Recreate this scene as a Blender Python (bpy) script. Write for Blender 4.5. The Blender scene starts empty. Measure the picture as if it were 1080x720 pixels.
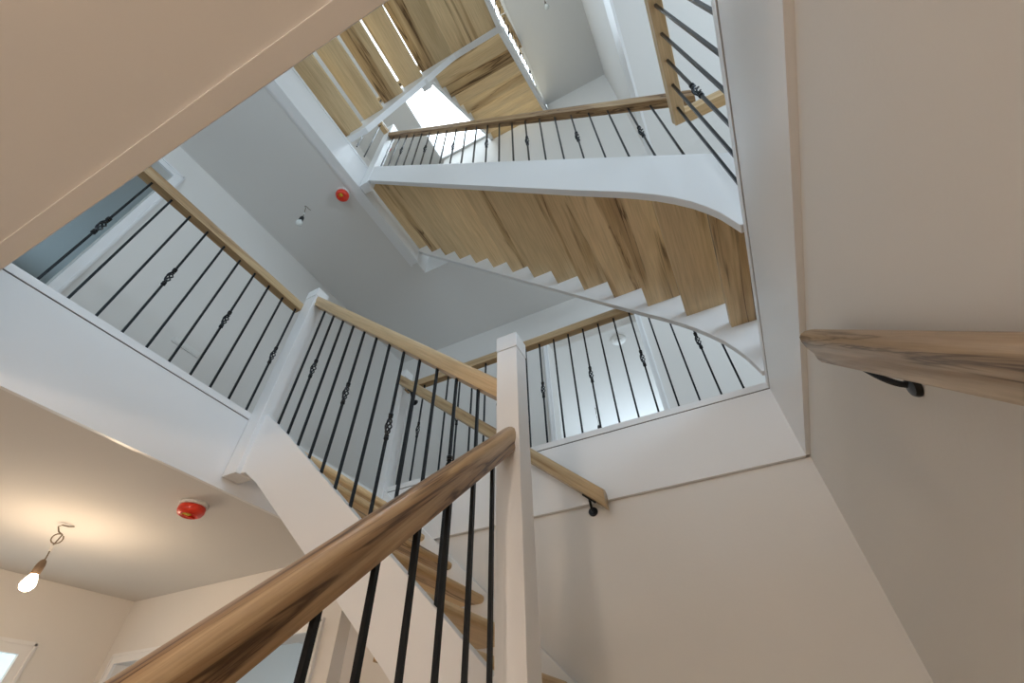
import bpy, bmesh, math, random
from mathutils import Vector, Matrix
random.seed(7)
S = bpy.context.scene
COL = S.collection

# ------------------------------------------------------------------ camera
cam_d = bpy.data.cameras.new('camera')
cam_d.sensor_width = 36.0
cam_d.lens = 469.0 / 1080.0 * 36.0
cam_d.clip_start = 0.02
cam = bpy.data.objects.new('camera', cam_d)
COL.objects.link(cam)
cam.matrix_world = Matrix(((0.89378832, 0.32503327, 0.30902397, 0),
                           (0.44816463, -0.62108258, -0.6429657, 0),
                           (-0.01705584, 0.71316885, -0.70078477, 0),
                           (0, 0, 0, 1)))
S.camera = cam
# ------------------------------------------------------------------ world, exposure, daylight, warm fill
w = bpy.data.worlds.new('world'); S.world = w; w.use_nodes = True
w.node_tree.nodes['Background'].inputs[0].default_value = (0.62, 0.78, 1.0, 1)
w.node_tree.nodes['Background'].inputs[1].default_value = 1.0
S.view_settings.view_transform = 'Standard'
S.view_settings.look = 'None'
S.view_settings.gamma = 1
S.view_settings.use_curve_mapping = False
S.view_settings.exposure = 0.0

def area(name, loc, look, sx, sy, power, color):
    d = bpy.data.lights.new(name, 'AREA'); d.shape = 'RECTANGLE'; d.size = sx; d.size_y = sy
    d.energy = power; d.color = color
    o = bpy.data.objects.new(name, d); COL.objects.link(o); o.location = loc
    o.rotation_euler = (Vector(look) - Vector(loc)).to_track_quat('-Z', 'Y').to_euler()
    return o
DAY = (0.68, 0.845, 1.0)
WARM = (1.0, 0.72, 0.47)
# daylight from roof light and unseen windows, then an added ground-floor fill
area('daylight_roof', (-1.6, 1.8, 9.95), (-1.6, 1.8, 0), 2.4, 2.2, 205, DAY)
area('daylight_first_floor_front', (-0.9, -2.9, 2.35), (-0.9, 2.4, 3.6), 2.6, 1.6, 55, DAY)
area('daylight_first_floor_right', (2.9, 0.6, 2.3), (-1, 1.2, 3.0), 2.4, 1.4, 85, DAY)
area('daylight_back_room', (-0.6, 6.9, 2.8), (-0.6, 3, 2.8), 2.2, 1.4, 65, DAY)
area('daylight_left_room', (-5.9, -0.4, 2.7), (-3, 0, 2.7), 1.6, 1.4, 14, (0.5, 0.78, 1.0))
area('daylight_second_floor', (-1.5, -2.9, 5.6), (-1.5, 3, 5.6), 2.6, 1.5, 60, DAY)
area('daylight_ground_left', (-6.0, 1.0, -0.2), (-3, 1.0, 0), 1.6, 1.6, 8, DAY)
area('daylight_ground_back', (-3.2, 4.4, -0.2), (-3.2, 2, 0), 1.6, 1.6, 9, DAY)
area('warm_fill_ground_front', (-1.2, -3.9, -0.1), (-0.6, 2, 0.4), 3.0, 1.6, 25, (1.0, 0.87, 0.76))  # unseen warm fill lamp added behind the camera to brighten the ground floor

# ------------------------------------------------------------------ helpers
def tag(o, label=None, cat=None, group=None, kind=None):
    if label: o['label'] = label
    if cat: o['category'] = cat
    if group: o['group'] = group
    if kind: o['kind'] = kind
    return o

def empty(name, loc, label, cat, group=None):
    o = bpy.data.objects.new(name, None); COL.objects.link(o); o.location = loc
    o.empty_display_size = 0.1
    return tag(o, label, cat, group)

class MB:
    """collects verts and faces in world space"""
    def __init__(s): s.v = []; s.f = []; s.sm = []
    def add(s, vs, fs, smooth=False):
        n = len(s.v); s.v += [Vector(p) for p in vs]; s.f += [tuple(i + n for i in f) for f in fs]
        s.sm += [smooth] * len(fs); return s
    def box(s, a, b):
        x0, y0, z0 = a; x1, y1, z1 = b
        x0, x1 = sorted((x0, x1)); y0, y1 = sorted((y0, y1)); z0, z1 = sorted((z0, z1))
        return s.add([(x0,y0,z0),(x1,y0,z0),(x1,y1,z0),(x0,y1,z0),(x0,y0,z1),(x1,y0,z1),(x1,y1,z1),(x0,y1,z1)],
                     [(0,3,2,1),(4,5,6,7),(0,1,5,4),(1,2,6,5),(2,3,7,6),(3,0,4,7)])
    def prism(s, pts, axis, c0, c1):
        """pts: 2D polygon; axis 'y' -> pts are (x,z); axis 'x' -> (y,z); axis 'z' -> (x,y)"""
        def P(p, c):
            return {'y': (p[0], c, p[1]), 'x': (c, p[0], p[1]), 'z': (p[0], p[1], c)}[axis]
        n = len(pts)
        vs = [P(p, c0) for p in pts] + [P(p, c1) for p in pts]
        fs = [tuple(range(n)), tuple(range(2*n-1, n-1, -1))]
        fs += [(i, i+n, (i+1) % n + n, (i+1) % n) for i in range(n)]
        return s.add(vs, fs)
    def tube(s, pts, r, seg=8, caps=True, smooth=True):
        pts = [Vector(p) for p in pts]; rings = []
        rr = r if isinstance(r, (list, tuple)) else [r] * len(pts)
        prev = None
        for i, p in enumerate(pts):
            t = (pts[min(i+1, len(pts)-1)] - pts[max(i-1, 0)]).normalized()
            if prev is None:
                up = Vector((0,0,1)) if abs(t.z) < .9 else Vector((1,0,0))
                a = t.cross(up).normalized()
            else:
                a = (prev - t * prev.dot(t)).normalized()
            prev = a; b = t.cross(a)
            rings.append([p + (a*math.cos(2*math.pi*k/seg) + b*math.sin(2*math.pi*k/seg))*rr[i] for k in range(seg)])
        vs = [q for rg in rings for q in rg]; fs = []
        for i in range(len(pts)-1):
            for k in range(seg):
                fs.append((i*seg+k, i*seg+(k+1) % seg, (i+1)*seg+(k+1) % seg, (i+1)*seg+k))
        s.add(vs, fs, smooth)
        if caps:
            s.add(rings[0], [tuple(range(seg-1, -1, -1))]); s.add(rings[-1], [tuple(range(seg))])
        return s
    def lathe(s, prof, c, seg=24, axis='z', smooth=True):
        """prof: (r, h) along axis from point c"""
        c = Vector(c); vs = []; fs = []
        for r, h in prof:
            for k in range(seg):
                a = 2*math.pi*k/seg; u, v = r*math.cos(a), r*math.sin(a)
                vs.append(c + Vector({'z': (u, v, h), 'x': (h, u, v), 'y': (u, h, v)}[axis]))
        n = len(prof)
        for i in range(n-1):
            for k in range(seg):
                fs.append((i*seg+k, i*seg+(k+1) % seg, (i+1)*seg+(k+1) % seg, (i+1)*seg+k))
        fs.append(tuple(range(seg))); fs.append(tuple((n-1)*seg + k for k in range(seg-1, -1, -1)))
        return s.add(vs, fs, smooth)
    def build(s, name, mat, parent=None, grain=None, bevel=0.0, origin=None):
        me = bpy.data.meshes.new(name)
        lo = Vector((min(p.x for p in s.v), min(p.y for p in s.v), min(p.z for p in s.v)))
        hi = Vector((max(p.x for p in s.v), max(p.y for p in s.v), max(p.z for p in s.v)))
        c = Vector(origin) if origin is not None else (lo + hi) / 2
        if grain is not None:
            X = Vector(grain).normalized()
            Z = Vector((0,0,1)) if abs(X.z) < .95 else Vector((0,1,0))
            Y = Z.cross(X).normalized(); Z = X.cross(Y)
            Mw = Matrix((X, Y, Z)).transposed().to_4x4()
        else:
            Mw = Matrix.Identity(4)
        Mw = Matrix.Translation(c) @ Mw
        inv = Mw.inverted()
        me.from_pydata([inv @ p for p in s.v], [], s.f)
        bm = bmesh.new(); bm.from_mesh(me)
        bmesh.ops.remove_doubles(bm, verts=bm.verts, dist=1e-6)
        bmesh.ops.recalc_face_normals(bm, faces=bm.faces)
        bm.to_mesh(me); bm.free()
        if any(s.sm):
            for p in me.polygons: p.use_smooth = True
            me.set_sharp_from_angle(angle=math.radians(40))
        me.materials.append(mat)
        o = bpy.data.objects.new(name, me); COL.objects.link(o)
        if bevel:
            md = o.modifiers.new('bevel', 'BEVEL'); md.width = bevel; md.segments = 2
            md.limit_method = 'ANGLE'; md.angle_limit = math.radians(35)
        place(o, Mw, parent)
        return o

WORLD = {}
def place(o, Mw, parent=None):
    WORLD[o.name] = Mw.copy()
    if parent is not None:
        o.parent = parent
        pw = WORLD.get(parent.name, Matrix.Translation(parent.location))
        o.matrix_basis = pw.inverted() @ Mw
    else:
        o.matrix_basis = Mw

def copy_part(o, offset, parent):
    """copy of a part (and its sub-parts) moved by a world offset"""
    c = o.copy(); COL.objects.link(c)
    place(c, Matrix.Translation(offset) @ WORLD[o.name], parent)
    for ch in list(o.children):
        d = ch.copy(); COL.objects.link(d); place(d, Matrix.Translation(offset) @ WORLD[ch.name], c)
    return c

# ------------------------------------------------------------------ materials
def mat_base(name):
    m = bpy.data.materials.new(name); m.use_nodes = True
    n = m.node_tree.nodes; l = m.node_tree.links
    return m, n, l, n['Principled BSDF']

def paint(name, color, rough=0.6, mottle=0.02, bump=0.0):
    m, n, l, b = mat_base(name)
    tc = n.new('ShaderNodeTexCoord'); nz = n.new('ShaderNodeTexNoise'); nz.inputs['Scale'].default_value = 1.3
    nz.inputs['Detail'].default_value = 4
    l.new(tc.outputs['Object'], nz.inputs['Vector'])
    mr = n.new('ShaderNodeMapRange'); mr.inputs[3].default_value = 1 - mottle; mr.inputs[4].default_value = 1 + mottle
    l.new(nz.outputs['Fac'], mr.inputs[0])
    mx = n.new('ShaderNodeVectorMath'); mx.operation = 'SCALE'; mx.inputs[0].default_value = color
    l.new(mr.outputs[0], mx.inputs['Scale']); l.new(mx.outputs[0], b.inputs['Base Color'])
    b.inputs['Roughness'].default_value = rough
    if bump:
        n2 = n.new('ShaderNodeTexNoise'); n2.inputs['Scale'].default_value = 90; n2.inputs['Detail'].default_value = 3
        l.new(tc.outputs['Object'], n2.inputs['Vector'])
        bp = n.new('ShaderNodeBump'); bp.inputs['Strength'].default_value = bump; bp.inputs['Distance'].default_value = 0.002
        l.new(n2.outputs['Fac'], bp.inputs['Height']); l.new(bp.outputs[0], b.inputs['Normal'])
    return m

def wood(name, light, mid, dark, streak=0.35, scale=1.0, rough=0.42):
    """oak: grain runs along local X"""
    m, n, l, b = mat_base(name)
    tc = n.new('ShaderNodeTexCoord'); oi = n.new('ShaderNodeObjectInfo')
    off = n.new('ShaderNodeVectorMath'); off.operation = 'SCALE'; off.inputs[0].default_value = (31.0, 17.0, 23.0)
    l.new(oi.outputs['Random'], off.inputs['Scale'])
    ad = n.new('ShaderNodeVectorMath'); ad.operation = 'ADD'
    l.new(tc.outputs['Object'], ad.inputs[0]); l.new(off.outputs[0], ad.inputs[1])
    def mapping(sc):
        mp = n.new('ShaderNodeMapping'); mp.inputs['Scale'].default_value = sc
        l.new(ad.outputs[0], mp.inputs['Vector']); return mp
    def noise(mp, s, det, dist=0.0):
        t = n.new('ShaderNodeTexNoise'); t.inputs['Scale'].default_value = s; t.inputs['Detail'].default_value = det
        t.inputs['Distortion'].default_value = dist; l.new(mp.outputs[0], t.inputs['Vector']); return t
    broad = noise(mapping((0.9*scale, 9*scale, 9*scale)), 1.0, 4, 0.7)
    fine = noise(mapping((5*scale, 130*scale, 130*scale)), 1.0, 5, 0.3)
    strk = noise(mapping((0.7*scale, 13*scale, 13*scale)), 1.0, 5, 1.2)
    r1 = n.new('ShaderNodeValToRGB'); e = r1.color_ramp.elements
    e[0].position = 0.32; e[0].color = (*mid, 1); e[1].position = 0.66; e[1].color = (*light, 1)
    l.new(broad.outputs['Fac'], r1.inputs[0])
    r2 = n.new('ShaderNodeValToRGB'); e = r2.color_ramp.elements
    e[0].position = 0.30; e[0].color = (0.80, 0.78, 0.74, 1); e[1].position = 0.62; e[1].color = (1.06, 1.06, 1.06, 1)
    l.new(fine.outputs['Fac'], r2.inputs[0])
    mul = n.new('ShaderNodeMix'); mul.data_type = 'RGBA'; mul.blend_type = 'MULTIPLY'; mul.inputs[0].default_value = 0.75
    l.new(r1.outputs[0], mul.inputs[6]); l.new(r2.outputs[0], mul.inputs[7])
    # brown heartwood bands following the grain, broken by thin dark veins
    band = noise(mapping((0.45*scale, 6.0*scale, 6.0*scale)), 1.0, 3, 0.9)
    r3 = n.new('ShaderNodeValToRGB'); e = r3.color_ramp.elements
    t = 0.60 - 0.16 * streak
    e[0].position = t; e[0].color = (0, 0, 0, 1); e[1].position = t + 0.07; e[1].color = (1, 1, 1, 1)
    l.new(band.outputs['Fac'], r3.inputs[0])
    brown = n.new('ShaderNodeMix'); brown.data_type = 'RGBA'; brown.blend_type = 'MULTIPLY'
    hb = n.new('ShaderNodeMath'); hb.operation = 'MULTIPLY'; hb.inputs[1].default_value = 0.75
    l.new(r3.outputs[0], hb.inputs[0]); l.new(hb.outputs[0], brown.inputs[0])
    l.new(mul.outputs[2], brown.inputs[6]); brown.inputs[7].default_value = (0.62, 0.52, 0.42, 1)
    sb = n.new('ShaderNodeMath'); sb.operation = 'SUBTRACT'; sb.inputs[1].default_value = 0.5
    ab = n.new('ShaderNodeMath'); ab.operation = 'ABSOLUTE'
    l.new(strk.outputs['Fac'], sb.inputs[0]); l.new(sb.outputs[0], ab.inputs[0])
    r4 = n.new('ShaderNodeValToRGB'); e = r4.color_ramp.elements
    e[0].position = 0.0; e[0].color = (1, 1, 1, 1); e[1].position = 0.022 + 0.02*streak; e[1].color = (0, 0, 0, 1)
    l.new(ab.outputs[0], r4.inputs[0])
    vm = n.new('ShaderNodeMath'); vm.operation = 'MULTIPLY'
    l.new(r4.outputs[0], vm.inputs[0]); l.new(r3.outputs[0], vm.inputs[1])
    mx = n.new('ShaderNodeMix'); mx.data_type = 'RGBA'; mx.blend_type = 'MIX'
    l.new(vm.outputs[0], mx.inputs[0]); l.new(brown.outputs[2], mx.inputs[6]); mx.inputs[7].default_value = (*dark, 1)
    # per board tone
    hv = n.new('ShaderNodeHueSaturation'); mr = n.new('ShaderNodeMapRange')
    mr.inputs[3].default_value = 0.86; mr.inputs[4].default_value = 1.12
    l.new(oi.outputs['Random'], mr.inputs[0]); l.new(mr.outputs[0], hv.inputs['Value'])
    l.new(mx.outputs[2], hv.inputs['Color']); l.new(hv.outputs[0], b.inputs['Base Color'])
    b.inputs['Roughness'].default_value = rough
    bp = n.new('ShaderNodeBump'); bp.inputs['Strength'].default_value = 0.15; bp.inputs['Distance'].default_value = 0.001
    l.new(fine.outputs['Fac'], bp.inputs['Height']); l.new(bp.outputs[0], b.inputs['Normal'])
    return m

def simple(name, color, rough=0.5, metal=0.0, emit=None, strength=0.0):
    m, n, l, b = mat_base(name)
    nz = n.new('ShaderNodeTexNoise'); nz.inputs['Scale'].default_value = 40
    mr = n.new('ShaderNodeMapRange'); mr.inputs[3].default_value = rough*0.85; mr.inputs[4].default_value = min(1, rough*1.15)
    l.new(nz.outputs['Fac'], mr.inputs[0]); l.new(mr.outputs[0], b.inputs['Roughness'])
    b.inputs['Base Color'].default_value = (*color, 1); b.inputs['Metallic'].default_value = metal
    if emit:
        b.inputs['Emission Color'].default_value = (*emit, 1); b.inputs['Emission Strength'].default_value = strength
    return m

M_WALL = paint('matt_wall_paint', (0.78, 0.755, 0.72), 0.8, 0.015, 0.15)
M_CEIL = paint('matt_ceiling_paint', (0.74, 0.725, 0.70), 0.85, 0.012, 0.12)
M_TRIM = paint('satin_white_paint', (0.84, 0.84, 0.84), 0.32, 0.01)
M_OAK = wood('pale_oak', (0.84, 0.645, 0.385), (0.75, 0.55, 0.31), (0.22, 0.12, 0.05), 0.1)
M_OAKF = wood('figured_oak', (0.78, 0.60, 0.36), (0.62, 0.45, 0.25), (0.10, 0.05, 0.018), 1.0)
M_RAIL = wood('rail_oak', (0.68, 0.50, 0.29), (0.54, 0.37, 0.19), (0.24, 0.14, 0.065), 0.1, 1.3, 0.33)
M_RAILF = wood('figured_rail_oak', (0.64, 0.455, 0.265), (0.43, 0.275, 0.135), (0.09, 0.042, 0.016), 1.0, 2.2, 0.32)
M_RAILG = wood('weathered_rail_oak', (0.60, 0.49, 0.36), (0.43, 0.34, 0.245), (0.12, 0.075, 0.04), 0.8, 1.6, 0.4)
M_IRON = simple('black_wrought_iron', (0.03, 0.033, 0.037), 0.30, 0.85)
M_FLOOR = paint('pale_floor', (0.42, 0.34, 0.26), 0.5, 0.05)
M_GAP = simple('shadow_joint_filler', (0.12, 0.10, 0.09), 0.9)
M_RED = simple('red_plastic_cover', (0.80, 0.05, 0.02), 0.35)
M_YEL = simple('yellow_sticker', (0.72, 0.55, 0.04), 0.5)
M_WPL = simple('white_plastic', (0.80, 0.79, 0.76), 0.4)
M_CABLE = simple('grey_brown_cable', (0.20, 0.16, 0.11), 0.6)
M_SOCK = simple('brown_lampholder', (0.16, 0.11, 0.07), 0.45)
M_SOCKB = simple('black_lampholder', (0.02, 0.02, 0.02), 0.45)
M_LIT = simple('lit_bulb_glass', (1, 0.9, 0.75), 0.3, 0, (1.0, 0.80, 0.55), 40)
M_UNLIT = simple('unlit_bulb_glass', (0.80, 0.82, 0.80), 0.15)
M_SKYL = simple('bright_roof_glass', (0.9, 0.95, 1.0), 0.3, 0, (0.86, 0.95, 1.0), 2.6)
M_PANE = simple('bright_window_glass', (0.7, 0.85, 0.95), 0.2, 0, (0.60, 0.82, 0.92), 0.85)

# storeys
F0, C0, F1, C1, F2, C2, F3, C3 = -1.59, 1.0, 1.41, 4.0, 4.41, 7.0, 7.41, 10.1

def struct(mb, name, mat, bevel=0.0):
    return tag(mb.build(name, mat, bevel=bevel), kind='structure')

# ------------------------------------------------------------------ STRUCTURE
XL, XR, YN, YB = -2.108, 0.391, 0.034, 2.165      # faces of the first-floor well
# ground floor
struct(MB().box((-6.4, -4.2, F0-.1), (3.2, 5.0, F0)), 'floor', M_FLOOR)
struct(MB().box((.41, -4.2, F0), (.56, 2.36, C0)), 'wall_right', M_WALL)
struct(MB().box((-2.1, 2.19, F0), (.56, 2.36, C0)), 'wall_back', M_WALL)
struct(MB().box((-6.4, -4.35, F0), (.56, -4.2, C0)), 'wall_front', M_WALL)
# hall back wall with a wide doorway, hall left wall with a doorway
m = MB().box((-2.27, 2.1, F0), (-2.1, 2.36, C0)).box((-4.05, 2.1, .60), (-2.27, 2.25, C0)).box((-4.35, 2.1, F0), (-4.05, 2.25, C0))
struct(m, 'wall_hall_back', M_WALL)
m = MB().box((-4.37, 1.60, F0), (-4.22, 2.1, C0)).box((-4.37, .75, .60), (-4.22, 1.6, C0)).box((-4.37, -4.2, F0), (-4.22, .75, C0))
struct(m, 'wall_left', M_WALL)
struct(MB().box((-6.4, -4.2, F0), (-6.3, 5.0, C0)).box((-6.3, 4.9, F0), (.56, 5.0, C0)).box((-4.35, 2.25, F0), (-4.25, 4.9, C0)).box((-2.15, 2.36, F0), (-2.05, 4.9, C0)), 'wall_rooms_beyond_hall', M_WALL)
# architraves
def arch_y(name, x0, x1, y, z0, z1, wd=.06, t=.02):
    """architrave on a wall facing -y"""
    m = MB().box((x0-wd, y-t, z0), (x0, y+.001, z1+wd)).box((x1, y-t, z0), (x1+wd, y+.001, z1+wd)).box((x0, y-t, z1), (x1, y+.001, z1+wd))
    m.box((x0-wd+.008, y-t-.006, z0), (x0-wd+.02, y-t, z1+wd-.008)).box((x1+wd-.02, y-t-.006, z0), (x1+wd-.008, y-t, z1+wd-.008))
    m.box((x0-wd+.008, y-t-.006, z1+wd-.02), (x1+wd-.008, y-t, z1+wd-.008))
    return struct(m, name, M_TRIM)
def arch_x(name, y0, y1, x, z0, z1, wd=.07, t=.02):
    """architrave on a wall facing +x"""
    m = MB().box((x-.001, y0-wd, z0), (x+t, y0, z1+wd)).box((x-.001, y1, z0), (x+t, y1+wd, z1+wd)).box((x-.001, y0, z1), (x+t, y1, z1+wd))
    m.box((x+t, y1+wd-.02, z0), (x+t+.006, y1+wd-.008, z1+wd-.008)).box((x+t, y0-wd+.008, z1+wd-.02), (x+t+.006, y1+wd-.008, z1+wd-.008))
    return struct(m, name, M_TRIM)
arch_y('trim_1', -4.05, -2.27, 2.1, F0, .60)
arch_x('trim_2', .75, 1.60, -4.22, F0, .60)

# first-floor slab (a U round the well), its soffit is the ground-floor ceiling
def slab(name, z0, z1, xl, xr, yn, yb, mat, ext=(-6.4, 3.2, -4.2, 7.2)):
    X0, X1, Y0, Y1 = ext
    m = MB().box((X0, Y0, z0), (xl, Y1, z1)).box((xl, Y0, z0), (xr, yn, z1)).box((xr, Y0, z0), (X1, Y1, z1)).box((xl, yb, z0), (xr, Y1, z1))
    return struct(m, name, mat)
slab('ceiling', C0+.001, F1-.02, XL-.02, XR+.019, YN-.02, YB+.025, M_CEIL)
# fascias of the first-floor well, with their projecting cap and shadow joint
def fascia_x(name, x, sgn, y0, y1, z0, z1, jt=True):
    """fascia facing sgn*x with its face on x"""
    m = MB().box((x, y0, z0), (x-sgn*.02, y1, z1-.035)).box((x+sgn*.003, y0, z1-.030), (x-sgn*.05, y1, z1+.006))
    m.box((x-sgn*.004, y0, z1-.036), (x-sgn*.02, y1, z1-.029))
    return struct(m, name, M_TRIM)
def fascia_y(name, y, sgn, x0, x1, z0, z1):
    m = MB().box((x0, y, z0), (x1, y-sgn*.02, z1-.035)).box((x0, y+sgn*.003, z1-.030), (x1, y-sgn*.05, z1+.006))
    m.box((x0, y-sgn*.004, z1-.036), (x1, y-sgn*.02, z1-.029))
    return struct(m, name, M_TRIM)
# shadow joint fillers sit in the joint between board and cap
fascia_x('trim_3', XL, 1, YN, 1.145, C0, F1)
fascia_x('trim_4', XR, -1, YN, YB, C0, F1)
fascia_y('trim_5', YB, -1, -2.015, XR, C0, F1)
fascia_y('trim_6', YN, 1, XL, XR, C0, F1)
g = MB().box((XL-.001, YN, F1-.0345), (XL-.018, 1.145, F1-.0305)).box((XR+.0005, YN, F1-.0355), (XR+.018, YB, F1-.0295)).box((-2.015, YB+.001, F1-.0355), (XR, YB+.018, F1-.0295))
struct(g, 'trim_7', M_GAP)
struct(MB().box((XL-.02, 1.145, C0), (XL-.0005, 2.19, F1)), 'trim_8', M_TRIM)
# soffit edging boards under the near edge of the slab
struct(MB().box((XL-.3, YN-.046, C0-.007), (XR+.019, YN-.0005, C0+.0005)), 'trim_9', M_CEIL, bevel=.0015)

# first floor storey
FL1 = MB().box((-6.4, -4.2, F1-.019), (XL-.02, 7.2, F1)).box((XL-.02, -4.2, F1-.019), (XR+.02, YN-.02, F1)).box((XR+.05, -4.2, F1-.019), (3.2, 7.2, F1)).box((XL-.02, YB+.05, F1-.019), (XR+.05, 7.2, F1))
struct(FL1, 'floor_first', M_FLOOR)
m = MB().box((-3.40, .26, F1), (-3.25, 3.36, C1)).box((-3.40, -.62, F1+2.24), (-3.25, .26, C1)).box((-3.40, -4.2, F1), (-3.25, -.62, C1))
struct(m, 'wall_left_first', M_WALL)
arch_x('trim_10', -.62, .26, -3.25, F1, F1+2.24)
m = MB().box((-3.40, 3.36, F1), (-1.18, 3.5, C1)).box((-1.18, 3.36, F1+2.04), (-.20, 3.5, C1)).box((-.20, 3.36, F1), (3.2, 3.5, C1))
struct(m, 'wall_back_first', M_WALL)
arch_y('trim_11', -1.18, -.20, 3.36, F1, F1+2.04, .05)
struct(MB().box((3.1, -4.2, F1), (3.2, 7.2, C1)), 'wall_right_first', M_WALL)
struct(MB().box((-6.4, -3.1, F1), (3.1, -3.0, C1)), 'wall_front_first', M_WALL)
struct(MB().box((-2.6, 7.0, F1), (1.6, 7.1, C1)).box((-2.7, 3.5, F1), (-2.6, 7.1, C1)).box((1.5, 3.5, F1), (1.6, 7.1, C1)), 'wall_back_room', M_WALL)
struct(MB().box((-6.1, -3.0, F1), (-6.0, 3.36, C1)).box((-6.0, 1.6, F1), (-3.4, 1.7, C1)), 'wall_left_room', M_WALL)

# second-floor slab
slab('ceiling_first', C1, F2-.02, XL-.02, .457, -.24, 2.257, M_CEIL)
struct(MB().box((-3.3, -4.2, F2-.019), (XL-.02, 3.4, F2)), 'floor_second', M_FLOOR)
fascia_x('trim_12', XL, 1, -.24, 2.08, C1-.0, F2)
struct(MB().box((-2.195, -.24, C1-.010), (XL, 2.10, C1+.001)), 'trim_13', M_TRIM)
struct(MB().box((-2.215, -.24, C1-.004), (-2.195, 2.12, C1+.001)), 'trim_14', M_TRIM)
struct(MB().box((.437, -.3, C1), (.457, 2.257, F2)), 'trim_15', M_TRIM)
# second floor storey
struct(MB().box((-3.40, -4.2, F2), (-3.25, 3.5, C2)), 'wall_left_second', M_WALL)
m = MB().box((-2.1, 2.257, F2-.02), (-1.37, 2.4, C2)).box((-1.37, 2.257, F2-.02), (-.43, 2.4, 6.78)).box((-.43, 2.257, F2-.02), (.6, 2.4, C2))
m.box((-2.2, 2.257, F2), (-2.1, 3.5, C2)).box((-3.4, 3.36, F2), (-2.2, 3.5, C2)).box((-1.6, 2.75, 6.5), (-.2, 2.85, F3)).box((-1.6, 2.4, 6.5), (-.2, 2.8, 6.6))
struct(m, 'wall_back_second', M_WALL)
struct(MB().box((.447, -4.2, F2), (.6, 2.4, C2)), 'wall_right_second', M_WALL)
struct(MB().box((-3.4, -3.1, F2), (.6, -3.0, C2)), 'wall_front_second', M_WALL)
# third-floor slab with its well
m = MB().box((-3.4, -4.2, C2), (-2.25, 3.5, F3)).box((-2.25, -4.2, C2), (-.43, -.3, F3)).box((-.43, -4.2, C2), (.6, 3.5, F3))
m.box((-2.25, 2.237, C2), (-1.37, 3.5, F3)).box((-1.37, 2.7, C2), (-.43, 3.5, F3))
struct(m, 'ceiling_second', M_CEIL)
struct(MB().box((-.47, -.3, C2-.01), (-.43, 2.24, F3+.005)), 'trim_16', M_TRIM)
struct(MB().box((-2.25, 2.217, C2-.01), (-1.37, 2.237, F3+.005)).box((-2.25, -.3, C2), (-2.23, 2.217, F3+.005)), 'trim_17', M_TRIM)
# third floor storey under the roof light
m = MB().box((-3.40, -1.2, F3), (-3.25, 3.5, C3)).box((-3.4, 3.36, F3), (.6, 3.5, C3)).box((.45, -1.2, F3), (.6, 3.5, C3)).box((-3.4, -1.3, F3), (.6, -1.2, C3))
struct(m, 'wall_top', M_WALL)
m = MB().box((-3.4, -1.3, C3), (-3.1, 3.5, C3+.15)).box((-3.1, -1.3, C3), (-.1, .4, C3+.15)).box((-3.1, 3.2, C3), (-.1, 3.5, C3+.15)).box((-.1, -1.3, C3), (.6, 3.5, C3+.15))
struct(m, 'ceiling_top', M_CEIL)
struct(MB().box((-3.1, .4, C3+.05), (-.1, 3.2, C3+.08)), 'window_1', M_SKYL)
struct(MB().box((-4.236, .75, -.95), (-4.228, 1.60, .60)), 'window_2', M_PANE)
struct(MB().box((-4.37, .75, F0), (-4.228, 1.6, -.95)), 'wall_left_sill', M_WALL)
struct(MB().box((-3.9, 4.87, -1.0), (-2.4, 4.89, .5)), 'window_3', M_PANE)

# ------------------------------------------------------------------ STAIRS
RISE = .1875
def tread_mesh(xf, xb, y0, y1, ztop, t=.04, axis='x'):
    """board with a rounded nosing at xf; axis: direction across the tread"""
    s = 1 if xb > xf else -1
    r = t/2; prof = []
    for k in range(7):
        a = math.pi/2 + math.pi*k/6
        prof.append((xf + s*(r + r*math.cos(a)), ztop - r + r*math.sin(a)))
    prof = prof + [(xb, ztop-t), (xb, ztop)]
    return MB().prism(prof, 'y' if axis == 'x' else 'x', y0, y1)

def staircase(name, label, treads, strings, figured, first_axis):
    """treads: list of (xf, xb, y0, y1, ztop, axis); strings: list of MB"""
    t0 = treads[0]
    base = (t0[0], t0[2], t0[4]-RISE) if first_axis == 'x' else (t0[2], t0[0], t0[4]-RISE)
    r = empty(name, base, label, 'staircase')
    for s, gr in strings: s.build('string', M_TRIM, r, bevel=.003)
    protos = {}
    for i, (xf, xb, a, b, zt, ax) in enumerate(treads):
        mt = M_OAKF if i in figured else M_OAK
        key = (round(xb-xf, 3), round(b-a, 3), ax, mt.name)
        if key not in protos:
            gd = (0, 1, 0) if ax == 'x' else (1, 0, 0)
            o = tread_mesh(xf, xb, a, b, zt, axis=ax).build('tread', mt, r, grain=gd)
            protos[key] = (o, (xf, zt))
        else:
            o, (x0, z0) = protos[key]
            d = (xf-x0, 0, zt-z0) if ax == 'x' else (0, xf-x0, zt-z0)
            copy_part(o, d, r)
    return r

def poly_string(top, bot, axis, c0, c1):
    return MB().prism(list(top) + list(reversed(bot)), axis, c0, c1)

# flight 1: foot of the stairs up to the quarter landing (climbs +y)
tr = [(1.145-.2045*k, 1.145-.2045*k+.235, -.54, .41, -.09-RISE*k, 'y') for k in range(7, 0, -1)]
l1 = lambda y: -.09 + .917*(y-1.145)
s1 = poly_string([(-.34, l1(-.34)+.05), (1.145, l1(1.145)+.05)], [(-.34, F0), (-.2, F0), (1.145, l1(1.145)-.24)], 'x', -.596, -.556)
s1b = poly_string([(-.34, l1(-.34)+.05), (1.145, l1(1.145)+.03)], [(-.34, F0), (-.2, F0), (1.145, l1(1.145)-.24)], 'x', .375, .409)
st1 = staircase('staircase', 'lowest oak stair flight, rising along the tall beige right wall to the landing', tr, [(s1, 0), (s1b, 0)], (2, 5), 'y')
MB().box((-.556, 1.165, -.13), (.405, 2.185, -.09)).build('landing_board', M_OAK, st1, grain=(1,0,0))
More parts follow.
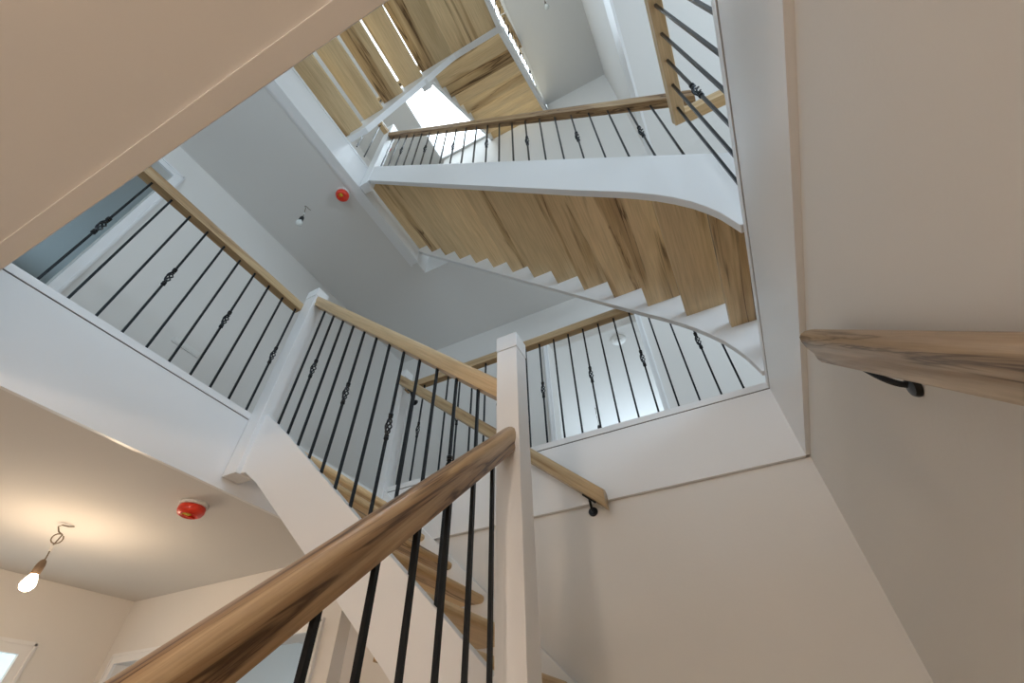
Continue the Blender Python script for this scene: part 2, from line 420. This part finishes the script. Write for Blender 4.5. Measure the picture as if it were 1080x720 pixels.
# flight 2: corner landing up to the first-floor left gallery (climbs -x)
n2 = lambda x: 1.41 - .917*(x+2.04)
tr = [(-2.04+.2045*j, -2.04+.2045*j-.235, 1.21, 2.152, 1.41-RISE*j, 'x') for j in range(7, 0, -1)]
s2a = poly_string([(-2.02, 1.409), (-1.775, 1.2), (-1.218, .699), (-.62, .165)], [(-2.02, 1.06), (-1.98, 1.054), (-1.866, .975), (-1.257, .456), (-.62, -.09)], 'y', 1.17, 1.21)
s2b = poly_string([(-2.04, 1.42), (-.40, n2(-.40)+.02)], [(-2.04, 1.16), (-.40, n2(-.40)-.27)], 'y', 2.152, 2.188)
st2 = staircase('staircase', 'oak stair flight with white string rising leftwards from the central newel to the left gallery', tr, [(s2a, 0), (s2b, 0)], (1, 4), 'x')
# flight 3: first floor right side up to the second-floor left gallery (climbs -x)
X3 = -2.050
tr = [(X3+.188*j, X3+.188*j-.233, 1.17, 2.075, 4.41-RISE*j, 'x') for j in range(15, 0, -1)]
b3 = [(-2.105, 4.14), (-.197, 2.208), (-.05, 2.063), (.03, 1.985), (.099, 1.913), (.17, 1.832), (.228, 1.755), (.28, 1.675), (.318, 1.600), (.345, 1.535), (.362, 1.475), (.378, F1+.006), (.88, F1+.006)]
t3 = [(-2.105, 4.433), (.355, 2.055), (.80, 1.625), (.86, 1.56), (.88, 1.50)]
s3a = poly_string(t3, b3, 'y', 1.145, 1.185)
s3b = poly_string(t3, b3, 'y', 2.062, 2.102)
st3 = staircase('staircase', 'wide oak stair flight seen from below, with curved white strings, above the back gallery', tr, [(s3a, 0), (s3b, 0)], (1, 3, 13), 'x')
# flight 4: second-floor left gallery up to the quarter landing (climbs +x)
tr = [(-2.2+.2067*k, -2.2+.2067*k+.236, -.14, .836, 4.5975+RISE*k, 'x') for k in range(4)]
b4 = [(-2.105, 4.43), (-1.89, 4.43), (-1.446, 4.835), (-1.253, 5.02), (-1.03, 5.24), (-.98, 5.27), (-.93, 5.28), (-.45, 5.28)]
t4 = [(-2.105, 4.66), (-1.34, 5.40), (-.45, 5.40)]
s4a = poly_string(t4, b4, 'y', .826, .88)
s4b = poly_string(t4, b4, 'y', -.18, -.13)
st4 = staircase('staircase', 'oak stair flight with bright gaps between its treads, beside the beige soffit edge', tr, [(s4a, 0), (s4b, 0)], (2,), 'x')
MB().box((-1.373, -.14, 5.3075), (-1.0, .836, 5.3475)).build('landing_board', M_OAKF, st4, grain=(0,1,0))
MB().box((-.9985, -.14, 5.3075), (-.76, .836, 5.3475)).build('landing_board', M_OAKF, st4, grain=(0,1,0))
MB().box((-.7585, -.14, 5.3075), (-.487, .836, 5.3475)).build('landing_board', M_OAK, st4, grain=(0,1,0))
MB().box((-.487, -.18, 5.26), (-.447, .885, 5.44)).build('landing_apron', M_TRIM, st4)
# flight 5: quarter landing up to the third floor (climbs +y)
tr = [(.885+.17*m_, .885+.17*m_+.20, -1.32, -.48, 5.535+RISE*m_, 'y') for m_ in range(10)]
lz = lambda y: 5.475 + 1.103*(y-1.085)
b5 = [(.885, lz(.885)-.01), (2.62, lz(2.62))]
t5 = [(.885, lz(.885)+.30), (2.62, lz(2.62)+.30)]
s5a = poly_string(t5, b5, 'x', -.487, -.447)
s5b = poly_string(t5, b5, 'x', -1.35, -1.31)
st5 = staircase('staircase', 'topmost oak stair flight, beside the bright roof light, with a foreshortened balustrade', tr, [(s5a, 0), (s5b, 0)], (1,), 'y')

# ------------------------------------------------------------------ NEWEL POSTS
def newel(x0, y0, x1, y1, z0, z1, label, cap=True, band=.075):
    r = empty('newel_post', ((x0+x1)/2, (y0+y1)/2, z0), label, 'newel post', 'square white newel posts')
    MB().box((x0, y0, z0), (x1, y1, z1-band-.004)).build('shaft', M_TRIM, r, bevel=.003)
    e = .0015
    MB().box((x0+e*2, y0+e*2, z1-band-.004), (x1-e*2, y1-e*2, z1-band)).box((x0-e, y0-e, z1-band), (x1+e, y1+e, z1)).build('cap', M_TRIM, r, bevel=.004)
    return r
newel(-.619, 1.145, -.532, 1.232, F0+.0, 1.294, 'tall white square newel post where the two lowest handrails meet')
newel(-2.106, 1.145, -2.012, 1.235, 1.052, 2.435, 'white newel post between the left gallery balustrade and the sloping one beside it')
newel(-2.106, 2.145, -2.014, 2.235, 1.33, 2.46, 'far white newel post behind the sloping balustrade, where the back gallery rail starts')
newel(-2.104, 1.14, -2.014, 1.228, 4.0, 5.46, 'white newel post at the top of the wide curved flight on the second floor')
newel(-1.366, .840, -1.276, .930, 4.97, 6.42, 'small white newel post at the corner landing of the top flights')

# ------------------------------------------------------------------ HANDRAILS
PROF = [(-.026, 0), (.026, 0), (.0285, .008), (.0265, .020), (.0285, .028), (.0315, .036), (.0315, .050), (.0275, .062), (.018, .069), (.006, .072),
        (-.006, .072), (-.018, .069), (-.0275, .062), (-.0315, .050), (-.0315, .036), (-.0285, .028), (-.0265, .020), (-.0285, .008)]
def rail(p0, p1, mat, parent, name='handrail', kz=1.0, kw=1.0, cut0=0.0, cut1=0.0, bevel=.0):
    """sweep the handrail profile from p0 to p1 (points on the underside centre line), plumb ends"""
    p0 = Vector(p0); p1 = Vector(p1); d = (p1-p0); h = Vector((d.x, d.y, 0)).normalized()
    side = Vector((0,0,1)).cross(h)
    kk = kz * (d.length / Vector((d.x, d.y, 0)).length)
    m = MB(); n = len(PROF); vs = []
    sl = d / Vector((d.x, d.y, 0)).length
    for p, c in ((p0, cut0), (p1, cut1)):
        for u, v in PROF:
            vs.append(p + side*u*kw + Vector((0,0,v*kk)) + sl*(c*v))
    m.add(vs, [tuple(range(n)), tuple(range(2*n-1, n-1, -1))] + [(i, i+n, (i+1) % n+n, (i+1) % n) for i in range(n)])
    m.sm = [False, False] + [True]*n
    return m.build(name, mat, parent, grain=d)

# ------------------------------------------------------------------ BALUSTERS
T = .0050
def baluster(x, y, z0, z1, parent, basket=False, zb=None):
    m = MB()
    zc = (z0+z1)/2 if zb is None else zb
    H = .055
    if basket:
        m.box((x-T, y-T, z0), (x+T, y+T, zc-H)).box((x-T, y-T, zc+H), (x+T, y+T, z1))
    else:
        m.box((x-T, y-T, z0), (x+T, y+T, z1))
    o = m.build('baluster', M_IRON, parent, origin=(x, y, z0))
    if basket:
        b = MB()
        for q in range(4):
            pts = []
            for k in range(13):
                u = k/12; a = q*math.pi/2 + u*math.pi*1.5
                r = .003 + .0095*math.sin(math.pi*u)
                pts.append((x + r*math.cos(a), y + r*math.sin(a), zc-H+.012 + u*(2*H-.024)))
            b.tube(pts, .0038, 6)
        for s in (-1, 1):
            b.lathe([(.0055, -.012), (.0105, -.007), (.0105, .001), (.007, .005), (.0105, .009), (.0055, .014)] if s < 0 else
                    [(.0055, -.014), (.0105, -.009), (.007, -.005), (.0105, -.001), (.0105, .007), (.0055, .012)], (x, y, zc + s*H), 12)
        b.build('basket', M_IRON, o)
    return o

def balustrade(label, base, cat='balustrade', group='black iron balustrades with oak handrails'):
    return empty('balustrade', base, label, cat, group)

ZB = F1 + .006      # foot of gallery balusters
ZR = 2.252          # underside of gallery handrails
# left gallery
r = balustrade('level balustrade of the left gallery above the white fascia, ending at the newel post', (-2.132, .0, F1))
rail((-2.135, -.9, ZR), (-2.135, 1.148, ZR), M_RAIL, r)
for i in range(10):
    y = 1.122 - .1095*i
    baluster(-2.132, y, ZB, ZR, r, basket=(i % 3 == 0))
# back gallery
r = balustrade('level balustrade of the back gallery, behind the central newel and under the curved flight', (-2.0, 2.185, F1))
rail((-2.02, 2.190, ZR), (.60, 2.190, ZR), M_RAIL, r)
for i in range(21):
    x = -1.945 + .1115*i
    if x < .40: baluster(x, 2.187, ZB, ZR, r, basket=(i % 3 == 1))
# right gallery
r = balustrade('short level balustrade above the wide white band, ending in a cut oak rail end', (.412, 0, F1))
rail((.412, -.9, ZR), (.412, 1.098, ZR), M_RAIL, r)
for i in range(9):
    baluster(.410, 1.02-.110*i, ZB, ZR, r, basket=(i == 2 or i == 5))
rail((.44, 1.083, ZR-.0), (.70, 1.083, ZR-.0), M_RAIL, r, kz=.98)
# flight 1 balustrade (near, lower left)
f1r = lambda y: .754 + .922*(y-1.145)       # underside of rail
r = balustrade('nearest balustrade, its thick dark-figured oak handrail crossing in front of the others', (-.576, 1.145, -.09))
rail((-.576, -.36, f1r(-.36)), (-.576, 1.152, f1r(1.152)), M_RAILF, r)
for i in range(12):
    y = 1.046 - .1035*i
    baluster(-.576, y, l1(y)+.05, f1r(y), r, basket=(i in (5, 8)))
# flight 2 balustrade
f2r = lambda x: 1.028 - .912*(x+.646)       # underside
r = balustrade('sloping balustrade from the central newel up to the left gallery post', (-.62, 1.19, .165))
rail((-.612, 1.190, f2r(-.612)), (-2.014, 1.190, f2r(-2.014)), M_RAIL, r)
ztop2 = lambda x: .699 - .893*(x+1.218)
for i in range(12):
    x = -.725 - .1079*i
    baluster(x, 1.19, ztop2(x)-.01, f2r(x), r, basket=(i % 3 == 1))
# flight 3 balustrade
f3r = lambda x: 2.745 + .993*(.375-x) + .0
r = balustrade('long balustrade over the wide curved flight, oak handrail rising left to the second floor', (.6, 1.165, 1.5))
rail((.56, 1.163, f3r(.56)), (-2.016, 1.163, f3r(-2.016)), M_RAILF, r, cut0=0)
z3 = lambda x: 2.055 + .9665*(.355-x)
for i in range(22):
    x = .362 - .1098*i
    if x > -2.0: baluster(x, 1.165, z3(x)-.01, f3r(x), r, basket=(i % 3 == 1))
# second-floor gallery rail stub
r = balustrade('very short balustrade between the second-floor newel and the open flight', (-2.08, .9, F2))
rail((-2.075, .885, 5.252), (-2.075, 1.14, 5.252), M_RAIL, r)
for y in (.93, 1.04): baluster(-2.075, y, F2+.006, 5.252, r)
# flight 4 balustrade
f4r = lambda x: 5.42 + .93*(x+1.9)
r = balustrade('balustrade of the open upper-left flight, glimpsed through the gaps between its treads', (-2.0, .853, F2))
rail((-2.0, .853, f4r(-2.0)), (-1.372, .853, f4r(-1.372)), M_RAIL, r)
for i in range(6):
    x = -1.94 + .108*i
    baluster(x, .853, 4.66+.967*(x+2.105)-.01, f4r(x), r)
# flight 5 balustrades
f5r = lambda y: lz(y) + 1.12
for xx, lb in ((-.467, 'foreshortened balustrade on the right string of the topmost flight'), (-1.33, 'balustrade on the left string of the topmost flight')):
    r = balustrade(lb, (xx, .9, 5.5))
    y0 = .93
    rail((xx, y0, f5r(y0)), (xx, 2.60, f5r(2.60)), M_RAIL, r)
    if xx > -1:
        rail((xx, -.18, f5r(y0)), (xx, y0-.01, f5r(y0)), M_RAIL, r)
        for i in range(10): baluster(xx, .86-.109*i, 5.44, f5r(y0), r, basket=(i % 3 == 2))
    for i in range(15):
        y = .97 + .109*i
        baluster(xx, y, lz(y)+.29, f5r(y), r, basket=(i % 3 == 1))

# ------------------------------------------------------------------ WALL HANDRAILS
def bracket(parent, wall_pt, rail_pt, axis):
    """rose on the wall with a curved arm up to the underside of the rail"""
    m = MB(); wx = Vector(wall_pt); rp = Vector(rail_pt)
    if axis == 'x': m.lathe([(.006, -.012), (.020, -.010), (.024, -.004), (.024, 0)], wx, 20, 'x')
    else: m.lathe([(.006, -.012), (.020, -.010), (.024, -.004), (.024, 0)], wx, 20, 'y')
    p = []
    for k in range(11):
        u = k/10
        q = wx.lerp(rp, u); q.z = wx.z + (rp.z-wx.z)*u - .022*math.sin(math.pi*u)
        p.append(q)
    m.tube(p, .0065, 8)
    t = Vector((0, .03, .0275)) if axis == 'x' else Vector((-.03, 0, .0275))
    m.tube([rp - t - Vector((0,0,.003)), rp + t - Vector((0,0,.003))], .007, 6)
    return m.build('bracket', M_IRON, parent)
r = empty('wall_handrail', (.352, 1.04, .7), 'pale figured oak handrail mounted on the right wall by a black bracket', 'handrail', 'oak wall handrails')
rz = lambda y: .706 + .93*(y-1.06)
rail((.348, -.5, rz(-.5)), (.348, 1.062, rz(1.062)), M_RAILG, r, cut1=.5)
bracket(r, (.409, .965, .535), (.352, .99, rz(.99)), 'x')
bracket(r, (.409, -.2, rz(-.2)-.10), (.352, -.2, rz(-.2)), 'x')
r = empty('wall_handrail', (-.5, 2.09, .9), 'thin oak handrail on the back wall, ending at a round black bracket', 'handrail', 'oak wall handrails')
w2 = lambda x: .925 - .893*(x+.515)
rail((-.515, 2.10, w2(-.515)), (-2.02, 2.10, w2(-2.02)), M_RAIL, r)
bracket(r, (-.614, 2.188, .965), (-.60, 2.10, w2(-.60)), 'y')
bracket(r, (-1.90, 2.188, w2(-1.90)-.06), (-1.89, 2.10, w2(-1.89)), 'y')

# ------------------------------------------------------------------ SMOKE DETECTORS WITH DUST COVERS
def detector(x, y, z, label, s=1.0):
    r = empty('smoke_detector', (x, y, z), label, 'smoke detector', 'smoke detectors under red dust covers')
    MB().lathe([(.058*s, 0), (.060*s, -.006), (.058*s, -.016), (.050*s, -.018)], (x, y, z), 32).build('base', M_WPL, r)
    c = MB().lathe([(.050*s, -.016), (.054*s, -.022), (.054*s, -.040), (.048*s, -.054), (.036*s, -.061), (.030*s, -.058)], (x, y, z), 32).build('dust_cover', M_RED, r)
    tag(c, 'red plastic dust cover')
    k = MB().box((x-.012, y-.030*s, z-.0625), (x+.022, y-.002, z-.0575)).build('sticker', M_YEL, c)
    k2 = MB().box((x-.004, y-.03*s, z-.066), (x+.001, y+.03*s, z-.0575)).build('pull_tab', M_RED, c)
    return r
detector(-2.355, 1.215, C0, 'red covered smoke detector on the beige lower ceiling, under the left gallery fascia', 1.12)
detector(-2.29, 1.13, C1, 'red covered smoke detector on the grey ceiling beside the second-floor edge', 1.12)
detector(-2.87, 1.70, C2, 'tiny red smoke detector high up, seen between balusters beside the second-floor newel')

# ------------------------------------------------------------------ BARE BULB PENDANTS
def pendant(x, y, z, drop, label, lit=False, glow=WARM, sock=None, s=1.0, loop=True):
    r = empty('pendant_bulb', (x, y, z), label, 'light bulb', 'bare bulbs hanging on their cables')
    pts = []
    zs = z - drop
    top = [(.0, .03, 0), (.0, .008, -.008), (0, -.022, -.010), (0, -.034, -.022), (.004, -.020, -.045)]
    if loop:
        for k in range(14):
            a = math.pi*.4 + 2*math.pi*k/13
            top.append((.008*math.sin(a), -.006+.024*math.cos(a), -.075 + .022*math.sin(a)))
    top += [(-.004, -.004, -.11)]
    for p in top: pts.append((x+p[0]*s, y+p[1]*s, z+p[2]*s))
    pts += [(x+.004, y, z-.5*drop-.03), (x, y, zs+.09*s)]
    MB().tube(pts, .0032*s, 6).build('cable', M_CABLE, r)
    MB().tube([(x-.003*s, y-.004*s, z-.108*s), (x, y-.001*s, z-.135*s)], .008*s, 8).build('connector', M_WPL, r)
    MB().lathe([(.006*s, .10*s), (.014*s, .092*s), (.019*s, .075*s), (.0195*s, .035*s), (.016*s, .03*s)], (x, y, zs), 16).build('lampholder', sock or M_SOCK, r)
    MB().lathe([(.013*s, .036*s), (.016*s, .026*s), (.025*s, .008*s), (.030*s, -.010*s), (.029*s, -.024*s), (.021*s, -.037*s), (.008*s, -.043*s)], (x, y, zs), 20).build('bulb', M_LIT if lit else M_UNLIT, r)
    if lit:
        d = bpy.data.lights.new('bulb_light', 'POINT'); d.energy = lit; d.color = glow; d.shadow_soft_size = .10
        o = bpy.data.objects.new('bulb_light', d); COL.objects.link(o); o.location = (x, y, zs-.10)
    return r
pendant(-3.145, 1.064, C0, .275, 'glowing bare bulb on a twisted cable from the beige lower left ceiling', lit=8.5)
pendant(-.15, -1.9, C0, .285, 'added glowing bare bulb behind the camera, unseen warm fill for the lowest flight', lit=52, glow=(1.0, 0.79, 0.62))  # invented lamp out of view, supplies warm fill from behind the camera
pendant(-2.69, 1.087, C1, .27, 'unlit bare bulb with black holder hanging from the grey ceiling above the left gallery', sock=M_SOCKB, loop=False)
pendant(-1.285, 5.547, C1, .42, 'small unlit bulb on a long wire in the bright room behind the back gallery', sock=M_SOCKB, loop=False, s=1.1)
pendant(.03, 1.15, C2, .25, 'unlit bulb on a tangled wire from the high ceiling at the top of the picture', sock=M_WPL)
r = empty('ceiling_rose', (-.54, 4.27, C1), 'white round ceiling fitting in the bright room behind the back gallery', 'ceiling fitting')
MB().lathe([(.10, 0), (.10, -.008), (.085, -.02), (.06, -.022)], (-.54, 4.27, C1), 32).build('plate', M_WPL, r)
MB().lathe([(.05, -.02), (.05, -.03), (.03, -.034)], (-.54, 4.27, C1), 24).build('cap', M_WPL, r)
# small panel on the wall behind the left gallery
r = empty('wall_socket_plate', (-3.25, 1.08, 2.35), 'pale narrow switch plate on the grey wall behind the left gallery balusters', 'switch plate')
MB().box((-3.251, .975, 2.335), (-3.240, 1.185, 2.385)).build('plate', M_WPL, r, bevel=.002)
for k in range(3):
    MB().box((-3.241, .99+.066*k, 2.345), (-3.237, 1.04+.066*k, 2.375)).build('switch', M_WPL, r, bevel=.001)
